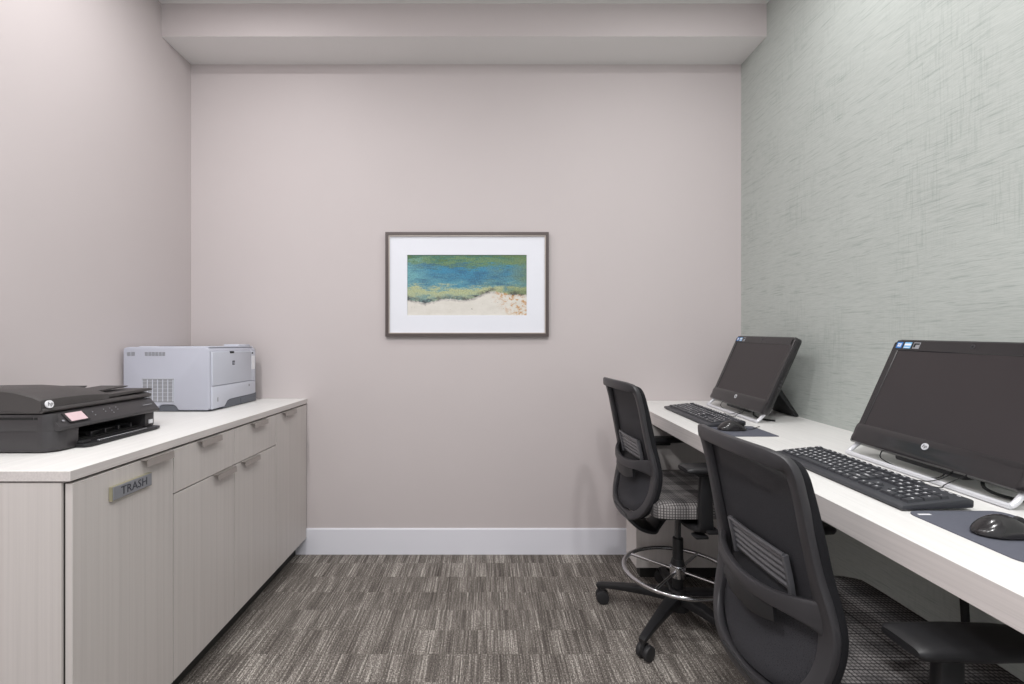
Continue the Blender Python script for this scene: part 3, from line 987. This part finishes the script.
# keyboards -------------------------------------------------------------------
def keyboard():
    t = thing('keyboard', '', 'keyboard')
    U = .0190
    L = 22.5 * U + .020               # .4475
    D = .158
    hx_ = L / 2
    m_ = MB('key', 'black')
    prof = [(-D / 2, .004), (-D / 2 + .003, .003), (D / 2 - .002, .008), (D / 2, .012), (D / 2, .025), (D / 2 - .006, .028), (D / 2 - .018, .0275), (-D / 2 + .022, .0150), (-D / 2 + .004, .0130), (-D / 2, .010)]
    m_.prism(prof, -hx_, hx_, axis='x', bev=.0015)
    m_.box(-hx_ + .03, -hx_ + .07, D / 2 - .03, D / 2 - .012, 0, .014, mi=1)
    m_.box(hx_ - .07, hx_ - .03, D / 2 - .03, D / 2 - .012, 0, .014, mi=1)
    m_.box(-hx_ + .02, hx_ - .02, -D / 2 + .004, -D / 2 + .016, 0, .005, mi=1)
    m_.build('case', t)
    sl = math.atan((.0275 - .0150) / (D - .040))

    def on(x_, y_):                   # matrix on the sloping deck
        z_ = .0150 + (y_ + D / 2 - .022) * math.tan(sl)
        return Matrix.Translation((x_, y_, z_)) @ Matrix.Rotation(sl, 4, 'X')
    rows = []
    x0 = -hx_ + .010

    def row(y_, spec, start=0.0, out=rows):
        x_ = start
        for it in spec:
            if isinstance(it, (int, float)):
                x_ += it; continue
            lb, w_ = it
            out.append((x0 + (x_ + w_ / 2) * U, y_, w_ * U, U, lb)); x_ += w_
    yb_ = -D / 2 + .022 + U / 2
    S1 = lambda s_: [(c_, 1) for c_ in s_]
    row(yb_ + 5.35 * U, [('Esc', 1), 1] + [('F%d' % q, 1) for q in range(1, 5)] + [.5] + [('F%d' % q, 1) for q in range(5, 9)] + [.5] + [('F%d' % q, 1) for q in range(9, 13)] + [.25, ('Pr', 1), ('Sc', 1), ('Br', 1)])
    row(yb_ + 4 * U, S1('`1234567890-=') + [('<-', 2), .25, ('In', 1), ('Ho', 1), ('Up', 1), .25, ('N', 1), ('/', 1), ('*', 1), ('-', 1)])
    row(yb_ + 3 * U, [('Tab', 1.5)] + S1('QWERTYUIOP[]') + [('\\', 1.5), .25, ('De', 1), ('En', 1), ('Dn', 1), .25] + S1('789'))
    row(yb_ + 2 * U, [('Caps', 1.75)] + S1("ASDFGHJKL;'") + [('Enter', 2.25), 3.5] + S1('456'))
    row(yb_ + 1 * U, [('Shift', 2.25)] + S1('ZXCVBNM,./') + [('Shift', 2.75), 1.25, ('^', 1), 1.25] + S1('123'))
    row(yb_, [('Ctrl', 1.25), ('#', 1.25), ('Alt', 1.25), ('', 6.25), ('Alt', 1.25), ('#', 1.25), ('=', 1.25), ('Ctrl', 1.25), .25, ('<', 1), ('v', 1), ('>', 1), .25, ('0', 2), ('.', 1)])
    rows.append((x0 + 22.0 * U, yb_ + 2.5 * U, U, 2 * U, '+'))
    rows.append((x0 + 22.0 * U, yb_ + .5 * U, U, 2 * U, 'En'))

    def key_into(mb, r_):
        x_, y_, w_, d_, lb = r_
        Mx = on(x_, y_)
        g_ = .0012
        a, b_ = w_ / 2 - g_, d_ / 2 - g_
        ta, tb = a - .0018, b_ - .0018
        lo = [mb.bm.verts.new(Mx @ Vector(p)) for p in ((-a, -b_, -.001), (a, -b_, -.001), (a, b_, -.001), (-a, b_, -.001))]
        hi = [mb.bm.verts.new(Mx @ Vector(p)) for p in ((-ta, -tb, .0060), (ta, -tb, .0060), (ta, tb + .0008, .0066), (-ta, tb + .0008, .0066))]
        mb.bm.faces.new(hi)
        for q in range(4):
            r2 = (q + 1) % 4
            mb.bm.faces.new((lo[q], lo[r2], hi[r2], hi[q]))
        if lb:
            sz = .0095 if len(lb) == 1 else .0062
            dx = -.0015 if len(lb) == 1 else 0
            mb.text(lb, sz, Mx @ Matrix.Translation((dx, .0012, .0067)), 1, .0001, bold=.0002)
    # a hundred keys are separate, the last four (far left corner) are one part
    rows.sort(key=lambda r_: -r_[0])
    for r_ in rows[:100]:
        m_ = MB('key', 'white'); key_into(m_, r_)
        m_.build('key', t, smooth=False)
    if rows[100:]:
        m_ = MB('key', 'white')
        for r_ in rows[100:]:
            key_into(m_, r_)
        o_ = m_.build('remaining_keys', t, smooth=False); o_['kind'] = 'stuff'
    m_ = MB('white')
    for q in range(3):
        m_.box(hx_ - .060 + q * .018, hx_ - .052 + q * .018, D / 2 - .0135, D / 2 - .0125, .0275, .0288)
    m_.build('status_lights', t, smooth=False)
    return t


kb = keyboard()
kb['group'] = 'keyboards on the desk'
kb['label'] = 'black keyboard nearer the camera, in front of the larger-looking computer'
kb.scale = (1.05, 1.04, 1)
kb.location = (1.030, 1.272, desk_z(1.272)); kb.rotation_euler = desk_root_rot()
kb2 = copy_tree(kb)
kb2['label'] = 'black keyboard at the far end of the desk, half behind the near chair mouse pad'
kb2['label'] = 'black keyboard at the far end of the desk by the back wall'
kb2.location = (1.020, 2.165, desk_z(2.165))


def mouse():
    t = thing('computer_mouse', '', 'mouse')
    m_ = MB('gloss', 'black')
    nL, nA = 14, 16
    L, W = .116, .064
    rings = []
    for i in range(nL + 1):
        s_ = i / nL
        y_ = -L / 2 + L * s_
        e = max(0.02, math.sin(PI * min(1, max(0, (s_ * .985 + .0075)))) ** .42)
        w_ = W / 2 * e * (1.0 - .10 * math.sin(PI * s_) ** 4)
        h_ = (.041 * (math.sin(PI * (s_ * .80 + .10)) ** .8) - .009 * s_) * e ** .8
        ring = []
        for j in range(nA + 1):
            a_ = PI * j / nA
            ring.append(m_.bm.verts.new((-w_ * math.cos(a_) * (1.0), y_, .004 + max(0, h_ * math.sin(a_) ** .75))))
        rings.append(ring)
    for a_, b_ in zip(rings, rings[1:]):
        for j in range(nA):
            m_.bm.faces.new((a_[j], a_[j + 1], b_[j + 1], b_[j]))
        m_.bm.faces.new((a_[-1], a_[0], b_[0], b_[-1]))
    m_.bm.faces.new(rings[0]); m_.bm.faces.new(rings[-1])
    bmesh.ops.recalc_face_normals(m_.bm, faces=m_.bm.faces[:])
    m_.build('shell', t, angle=70)
    m_ = MB('rubber')
    pl = [(.030 * math.cos(q * PI / 10) * .85, .052 * math.sin(q * PI / 10)) for q in range(20)]
    m_.prism(pl, .0003, .0048, axis='z', bev=.0008)
    m_.build('underside', t)
    m_ = MB('rubber')
    m_.cyl((-.004, .030, .0285), (.004, .030, .0285), .0085, seg=18)
    m_.build('scroll_wheel', t)
    m_ = MB('dark')
    m_.box(-.0006, .0006, .012, .050, .010, .0290)
    m_.build('button_seam', t, smooth=False)
    m_ = MB('dark')
    m_.tube([(0, .052, .010), (0, .064, .005), (-.004, .085, .0035), (-.03, .115, .003), (-.06, .15, .003)], .0014, sides=6)
    m_.build('cord', t)
    return t


ms = mouse()
ms['group'] = 'mice on the desk'
ms['label'] = 'glossy black mouse nearer the camera, on the mouse pad at the right picture edge'
ms.location = (1.040, .915, desk_z(.915) + .0022); ms.rotation_euler = desk_root_rot()
ms2 = copy_tree(ms)
ms2['label'] = 'black mouse at the far keyboard, on the far mouse pad'
ms2.location = (1.012, 1.872, desk_z(1.872) + .0022)


def mousepad(x0, x1, y0, y1, label, rr):
    yc, xc = (y0 + y1) / 2, (x0 + x1) / 2
    m_ = MB('pad')
    w, d = (y1 - y0) / 2, (x1 - x0) / 2        # local x = -Y, local y = +X
    pts = []
    for (cx_, cy_, a0) in ((w - rr, d - rr, 0), (-w + rr, d - rr, 90), (-w + rr, -d + rr, 180), (w - rr, -d + rr, 270)):
        for q in range(6):
            a_ = math.radians(a0 + q * 18)
            pts.append((cx_ + rr * math.cos(a_), cy_ + rr * math.sin(a_)))
    m_.prism(pts, .0002, .0026, axis='z')
    o_ = m_.build('mouse_pad', smooth=False)
    o_.location = (xc, yc, desk_z(yc)); o_.rotation_euler = desk_root_rot()
    return tag(o_, label, 'mouse pad', 'mouse pads on the desk')


p1 = mousepad(.952, 1.172, .800, 1.036, 'slate blue mouse pad nearer the camera, partly outside the picture', .025)
mousepad(.925, 1.138, 1.765, 1.948, 'slate blue mouse pad at the far keyboard, under the smaller-looking mouse', .004)
m_ = MB('white')
m_.text('hp', .001, Matrix.Translation((0, 0, 0)), 0, .0)
m_.bm.clear()
m_.box(-.100, -.094, -.098, -.070, .0026, .0030)
o = m_.build('pad_mark', p1, smooth=False)

# cable hanging below the desk
m_ = MB('dark')
yk = 1.378
zb = desk_z(yk) - .060
m_.tube([(1.435, yk, zb - .0005), (1.44, yk - .002, zb - .03), (1.455, yk - .014, zb - .055), (1.436, yk + .012, zb - .11), (1.445, yk, zb - .17), (1.45, yk + .004, zb - .30), (1.46, yk, zb - .55), (1.468, yk, .02)], .0105, sides=8)
m_.tube([(1.43, yk + .03, zb - .0005), (1.437, yk + .012, zb - .02), (1.444, yk, zb - .045)], .005, sides=6)
tag(m_.build('power_cable'), 'thick black power cable hanging from under the desk in front of the green wall', 'cable')
m_ = MB('grey')
m_.tube([(1.491, 1.50, desk_z(1.5) - .062), (1.492, 1.44, .745), (1.492, 1.38, .69), (1.492, 1.28, .62), (1.492, 1.15, .50), (1.492, 1.0, .35), (1.486, .80, .154)], .0016, sides=6)
tag(m_.build('thin_wire'), 'thin grey wire running down the green wall below the desk', 'wire')


# ------------------------------------------------------------------ chairs
def P3(u, v, z):                      # u right, v forward, z up  ->  local x forward, y left
    return Vector((v, -u, z))


def chair():
    t = thing('drafting_chair', '', 'chair')
    up_parts = []

    def part(mb, name, label=None, parent=None, up=True, **kw):
        o_ = mb.build(name, parent or t, label=label, **kw)
        if up and parent is None:
            up_parts.append(o_)
        return o_
    # side profile of the back: v at height z for the rear shell uprights
    prof = [(1.040, .194, -.253), (.98, .194, -.240), (.90, .194, -.224), (.82, .196, -.208), (.755, .201, -.194), (.70, .206, -.188), (.64, .204, -.196), (.585, .191, -.212), (.545, .164, -.228)]

    def interp(z, idx):
        if z >= prof[0][0]:
            return prof[0][idx]
        for a_, b_ in zip(prof, prof[1:]):
            if b_[0] <= z <= a_[0]:
                f = (a_[0] - z) / (a_[0] - b_[0])
                return a_[idx] * (1 - f) + b_[idx] * f
        return prof[-1][idx]
    # rear shell: closed loop  top bar - right upright - bottom bar - left upright
    half = [(.0, -.298, 1.058, .036), (.09, -.293, 1.057, .037), (.158, -.277, 1.053, .036), (.188, -.257, 1.038, .034)]
    half += [(u_ - .002, v_, z_, w_) for (z_, u_, v_), w_ in zip(prof[1:], (.030, .031, .034, .044, .046, .040, .036, .034))]
    half += [(.120, -.241, .517, .034), (.065, -.248, .503, .034), (.0, -.250, .499, .034)]
    loop, ww = [], []
    for (u_, v_, z_, w_) in half:
        loop.append((u_, v_, z_)); ww.append(w_)
    for (u_, v_, z_, w_) in reversed(half[1:-1]):
        loop.append((-u_, v_, z_)); ww.append(w_)
    m_ = MB('grey')
    ptsL = [P3(*p) for p in loop]
    m_.sweep(ptsL, ww, .020, up=(-1, 0, 0), closed=True, smooth=5, sides=14, rnd=.55)
    part(m_, 'back_frame')
    # waist bar
    m_ = MB('grey')
    wb = [(.200, -.190, .733), (.178, -.207, .734), (.135, -.228, .730), (.08, -.241, .722), (.0, -.248, .717), (-.08, -.241, .722), (-.135, -.228, .730), (-.178, -.207, .734), (-.200, -.190, .733)]
    m_.sweep([P3(*p) for p in wb], [.078, .056, .040, .035, .034, .035, .040, .056, .078], [.014, .016, .018, .018, .018, .018, .018, .016, .014], up=(-1, 0, 0), smooth=5, sides=14, rnd=.5)
    part(m_, 'waist_bar')
    # bracket plate under waist bar
    m_ = MB('black')
    br = [(.105, -.236, .690), (.05, -.247, .682), (0, -.249, .680), (-.05, -.247, .682), (-.105, -.236, .690)]
    m_.sweep([P3(*p) for p in br], [.034, .046, .048, .046, .034], .010, up=(-1, 0, 0), smooth=4, rnd=.5)
    m_.box(-.254, -.240, -.006, .006, .66, .70)
    part(m_, 'lumbar_bracket')
    # ribbed lumbar pad
    m_ = MB('lumbar')
    R = 5

    def lum(a, b):
        u_ = -.110 + .22 * a
        z_ = .742 + .078 * b
        rib = .0040 * abs(math.sin(b * R * PI)) ** 2
        return P3(u_, interp(z_, 2) + .000 - rib - .013 * (1 - (u_ / .2) ** 2), z_)
    m_.sheet(lum, 16, 48, th=.004, mi=0)
    for s_ in (-1, 1):
        m_.sweep([P3(s_ * .113, interp(z_, 2) - .011, z_) for z_ in (.735, .77, .80, .826)], .010, .014, up=(-1, 0, 0), rnd=.5)
    m_.sweep([P3(u_, interp(.826, 2) - .004 - .013 * (1 - (u_ / .2) ** 2), .826) for u_ in (-.113, -.06, 0, .06, .113)], .008, .008, up=(-1, 0, 0), rnd=.7)
    part(m_, 'lumbar_pad', 'ribbed grey lumbar pad')
    # mesh and its black fabric rim, a little forward of the shell
    OFF = .016

    def mesh_fn(a, b):
        z_ = .525 + .520 * b
        w_ = interp(z_, 1) - .004
        if b > .94:
            w_ -= .02 * ((b - .94) / .06) ** 2
        if b < .10:
            w_ -= .03 * ((.10 - b) / .10) ** 2
        u_ = (-1 + 2 * a) * w_
        bow = (.012 + .024 * max(0, min(1, (.735 - z_) / .09))) * (1 - (u_ / w_) ** 2)
        return P3(u_, interp(z_, 2) + OFF - .004 - bow, z_)
    m_ = MB('mesh'); m_.sheet(mesh_fn, 18, 40, th=.0016)
    part(m_, 'back_mesh')
    rim = []
    rimw = []
    for (u_, v_, z_, w_) in half:
        k_ = 1 if abs(u_) > .12 else abs(u_) / .12
        uo = u_ + (.002 if z_ > .9 else .007) * min(1, u_ / .1)
        bow = -.008 * (1 - k_)
        rim.append((uo, v_ + OFF + bow, z_ - (.002 if z_ > 1 else -.002)))
        rimw.append(.022 if z_ > .8 else .026)
    lp = rim + [(-a, b_, c_) for a, b_, c_ in reversed(rim[1:-1])]
    lw = rimw + list(reversed(rimw[1:-1]))
    m_ = MB('blackfab')
    m_.sweep([P3(*p) for p in lp], lw, .022, up=(-1, 0, 0), closed=True, smooth=5, sides=12, rnd=.7)
    part(m_, 'mesh_rim', 'black fabric edge of the back mesh')
    # tail going under the seat
    m_ = MB('black')
    m_.sweep([P3(0, -.256, .512), P3(0, -.240, .482), P3(0, -.195, .448), P3(0, -.135, .428), P3(0, -.105, .440), P3(0, -.06, .480), P3(0, 0, .500)], [.16, .20, .21, .17, .11, .07, .07], [.016, .018, .020, .018, .020, .024, .026], up=(-.2, 0, 1), smooth=5, sides=14, rnd=.5)
    part(m_, 'back_support')
    # seat cushion
    m_ = MB('plaid')
    uW, v0, v1 = .250, -.205, .238
    N_ = 22

    def seat_fn(a, b, top=True):
        su = -1 + 2 * a; sv = -1 + 2 * b
        # rounded-rectangle plan
        u_ = uW * su * math.sqrt(1 - .16 * sv ** 6 * (1 if sv < 0 else 1.9))
        v_ = (v0 + v1) / 2 + (v1 - v0) / 2 * sv * math.sqrt(1 - .10 * su ** 6)
        edge = max(abs(su), abs(sv))
        fall = .016 * max(0, (edge - .86) / .14) ** 2.2
        front_drop = .018 * max(0, sv - .55) ** 1.5
        dish = .007 * (1 - su * su) * (1 - sv * sv)
        z_ = .612 - fall - front_drop - dish if top else .546 + .004 * max(0, (edge - .9) / .1)
        return P3(u_, v_, z_)
    T = [[m_.bm.verts.new(seat_fn(i / N_, j / N_)) for j in range(N_ + 1)] for i in range(N_ + 1)]
    B = [[m_.bm.verts.new(seat_fn(i / N_, j / N_, False)) for j in range(N_ + 1)] for i in range(N_ + 1)]
    for i in range(N_):
        for j in range(N_):
            m_.bm.faces.new((T[i][j], T[i + 1][j], T[i + 1][j + 1], T[i][j + 1]))
            m_.bm.faces.new((B[i][j], B[i][j + 1], B[i + 1][j + 1], B[i + 1][j]))
    bd = [(i, 0) for i in range(N_)] + [(N_, j) for j in range(N_)] + [(i, N_) for i in range(N_, 0, -1)] + [(0, j) for j in range(N_, 0, -1)]
    for (a_, b_) in zip(bd, bd[1:] + bd[:1]):
        m_.bm.faces.new((T[a_[0]][a_[1]], B[a_[0]][a_[1]], B[b_[0]][b_[1]], T[b_[0]][b_[1]]))
    bmesh.ops.recalc_face_normals(m_.bm, faces=m_.bm.faces[:])
    part(m_, 'seat', 'dark grey plaid seat cushion', angle=60)
    m_ = MB('black')
    m_.box(-.17, .23, -.21, .21, .530, .547, bev=.006)
    part(m_, 'seat_pan')
    m_ = MB('black')
    m_.box(-.09, .12, -.075, .075, .478, .532, bev=.012)
    m_.box(-.02, .03, -.30, -.06, .508, .520, bev=.004)
    part(m_, 'tilt_mechanism')
    m_ = MB('black')
    m_.cyl(P3(.06, -.035, .50), P3(.235, -.035, .492), .005, seg=10)
    m_.box(-.055, -.005, -.275, -.230, .480, .492, bev=.004)
    part(m_, 'height_lever')
    # arms
    for s_ in (1, -1):
        m_ = MB('black')
        m_.sweep([P3(s_ * .13, -.035, .520), P3(s_ * .20, -.035, .512), P3(s_ * .250, -.020, .512), P3(s_ * .268, -.016, .530), P3(s_ * .272, -.020, .60), P3(s_ * .268, -.014, .740)],
                 [.070, .070, .062, .056, .052, .046], [.020, .022, .028, .032, .030, .028], up=[(0, 0, 1), (0, 0, 1), (0, -s_ * -.5, 1), (0, -s_ * -1, .5), (0, s_, 0), (0, s_, 0)], smooth=5, sides=14, rnd=.6)
        am = part(m_, 'armrest')
        m_ = MB('black')
        # pad outline (u, v) rounded, thicker in the middle
        sec = []
        for (v_, ua, ub, za, zb_) in ((-.124, .230, .300, .743, .759), (-.116, .222, .305, .738, .763), (-.095, .221, .306, .737, .765), (.0, .221, .309, .736, .767), (.09, .224, .307, .737, .766), (.135, .230, .300, .739, .763), (.150, .242, .288, .744, .757)):
            ring = []
            for q in range(16):
                a_ = 2 * PI * (q + .5) / 16
                cx_, sy_ = math.cos(a_), math.sin(a_)
                ub_ = ub + .010
                uu = (ua + ub_) / 2 + math.copysign(abs(cx_) ** .5, cx_) * (ub_ - ua) / 2
                zz_ = (za + zb_) / 2 + math.copysign(abs(sy_) ** .6, sy_) * (zb_ - za) / 2
                ring.append(m_.bm.verts.new(P3(s_ * uu, v_ + .018, zz_)))
            sec.append(ring)
        for a_, b_ in zip(sec, sec[1:]):
            for q in range(16):
                m_.bm.faces.new((a_[q], a_[(q + 1) % 16], b_[(q + 1) % 16], b_[q]))
        m_.bm.faces.new(sec[0]); m_.bm.faces.new(sec[-1])
        bmesh.ops.recalc_face_normals(m_.bm, faces=m_.bm.faces[:])
        m_.box(-.057, .078, -s_ * .268 - .024, -s_ * .268 + .024, .724, .740, bev=.005)
        m_.build('arm_pad', am, angle=50)
    # column
    m_ = MB('steel'); m_.cyl((0, 0, .34), (0, 0, .50), .0135, seg=24); part(m_, 'gas_rod')
    m_ = MB('black')
    m_.cyl((0, 0, .10), (0, 0, .372), .0225, seg=28, bev=.002)
    m_.cyl((0, 0, .255), (0, 0, .280), .030, .024, seg=28)
    part(m_, 'column', up=False)
    # foot ring
    m_ = MB('chrome')
    RZ, RR = .226, .229
    m_.tube([(RR * math.cos(q * PI / 12), RR * math.sin(q * PI / 12), RZ) for q in range(24)], .0095, closed=True, smooth=3, sides=12)
    m_.cyl((0, 0, .200), (0, 0, .256), .034, seg=28, bev=.003)
    for q in range(4):
        a_ = math.radians(90 * q + 43)
        m_.cyl((.03 * math.cos(a_), .03 * math.sin(a_), RZ + .002), (RR * math.cos(a_), RR * math.sin(a_), RZ), .0065, seg=12)
    part(m_, 'foot_ring', 'chrome foot ring with spokes', up=False)
    m_ = MB('black')
    m_.cyl((0, 0, .062), (0, 0, .150), .050, .036, seg=28, bev=.004)
    part(m_, 'base_hub', up=False)
    for q in range(5):
        a_ = math.radians(ANG[q])
        d_ = Vector((math.cos(a_), math.sin(a_), 0))
        m_ = MB('black')
        m_.sweep([d_ * .02 + Vector((0, 0, .115)), d_ * .12 + Vector((0, 0, .112)), d_ * .25 + Vector((0, 0, .098)), d_ * .332 + Vector((0, 0, .086)), d_ * .356 + Vector((0, 0, .080))],
                 [.056, .048, .036, .030, .026], [.046, .038, .026, .022, .018], up=(0, 0, 1), smooth=4, sides=12, rnd=.4)
        lg = part(m_, 'base_leg', up=False)
        sw = Matrix.Rotation(a_ + SW[q], 4, 'Z')
        pc = d_ * .347
        tr_ = Matrix.Translation(pc) @ sw
        m_ = MB('rubber')
        for s_ in (-1, 1):
            m_.cyl(tr_ @ Vector((-.016, s_ * .006, .0305)), tr_ @ Vector((-.016, s_ * .026, .0305)), .030, seg=24, bev=.005)
        m_.cyl(tr_ @ Vector((0, 0, .035)), tr_ @ Vector((0, 0, .082)), .008, seg=14)
        m_.box(-.030, .010, -.0055, .0055, .024, .060, bev=.002, mt=tr_)
        m_.build('caster', lg)
    return t, up_parts


TH_F, TH_N = .034, -.003
ANG = [82 - math.degrees(TH_F) + 72 * q for q in range(5)]
SW = [.7, .35, -.2, .5, 1.2]
ch1, ups = chair()
ch1['group'] = 'drafting chairs at the desk'
ch1['label'] = 'black mesh-back drafting chair farther from the camera, its chrome foot ring in view'
ch1.location = (.850, 2.016, 0); ch1.rotation_euler = (0, 0, TH_F)
ch2 = copy_tree(ch1)
ch2['label'] = 'black mesh-back drafting chair nearest the camera, cut off by the picture bottom'
ch2.location = (.887, 1.128, 0); ch2.rotation_euler = (0, 0, TH_N)
upn = set(o_.name for o_ in ups)
for o_ in [q for q in C.objects if q.parent == ch2]:
    if o_.name.split('.')[0] in set(n_.split('.')[0] for n_ in upn):
        o_.location.z -= .068 + (.015 if o_.name.startswith('armrest') else 0)

# ------------------------------------------------------------------ light
def area(name, loc, size, power, color=(1, .965, .93), rot=(0, 0, 0), shape='DISK', sy=None):
    l = bpy.data.lights.new(name, 'AREA')
    l.shape = shape; l.size = size
    if sy:
        l.size_y = sy
    l.energy = power; l.color = color
    o_ = bpy.data.objects.new(name, l); C.objects.link(o_)
    o_.location = loc; o_.rotation_euler = rot
    return o_


for i, (x_, y_, p_) in enumerate(((-1.15, 1.70, 9), (.98, 1.62, 8), (-.95, .55, 21), (.62, .50, 19), (-.85, -.60, 20), (.05, -.60, 25))):
    area('ceiling_downlight', (x_, y_, CEIL - .012), .12, p_, (1, .99, .985))


w = bpy.data.worlds.new('ambient_fill'); S.world = w  # even ambient fill added through the open front of the room
w.use_nodes = True
bg = w.node_tree.nodes['Background']
bg.inputs[0].default_value = (.96, .975, 1.0, 1)
bg.inputs[1].default_value = 0.85

# ------------------------------------------------------------------ camera
cd = bpy.data.cameras.new('camera')
cd.sensor_width = 36; cd.lens = 455 / 1024 * 36
cd.shift_x = 26 / 1024; cd.shift_y = 2 / 1024
cd.clip_start = .02
co = bpy.data.objects.new('camera', cd); C.objects.link(co)
co.location = (0, 0, CAM_Z); co.rotation_euler = (PI / 2, 0, 0)
S.camera = co
S.view_settings.view_transform = 'Standard'
S.view_settings.look = 'None'
S.view_settings.gamma = 1
S.view_settings.exposure = 0
S.view_settings.use_curve_mapping = False
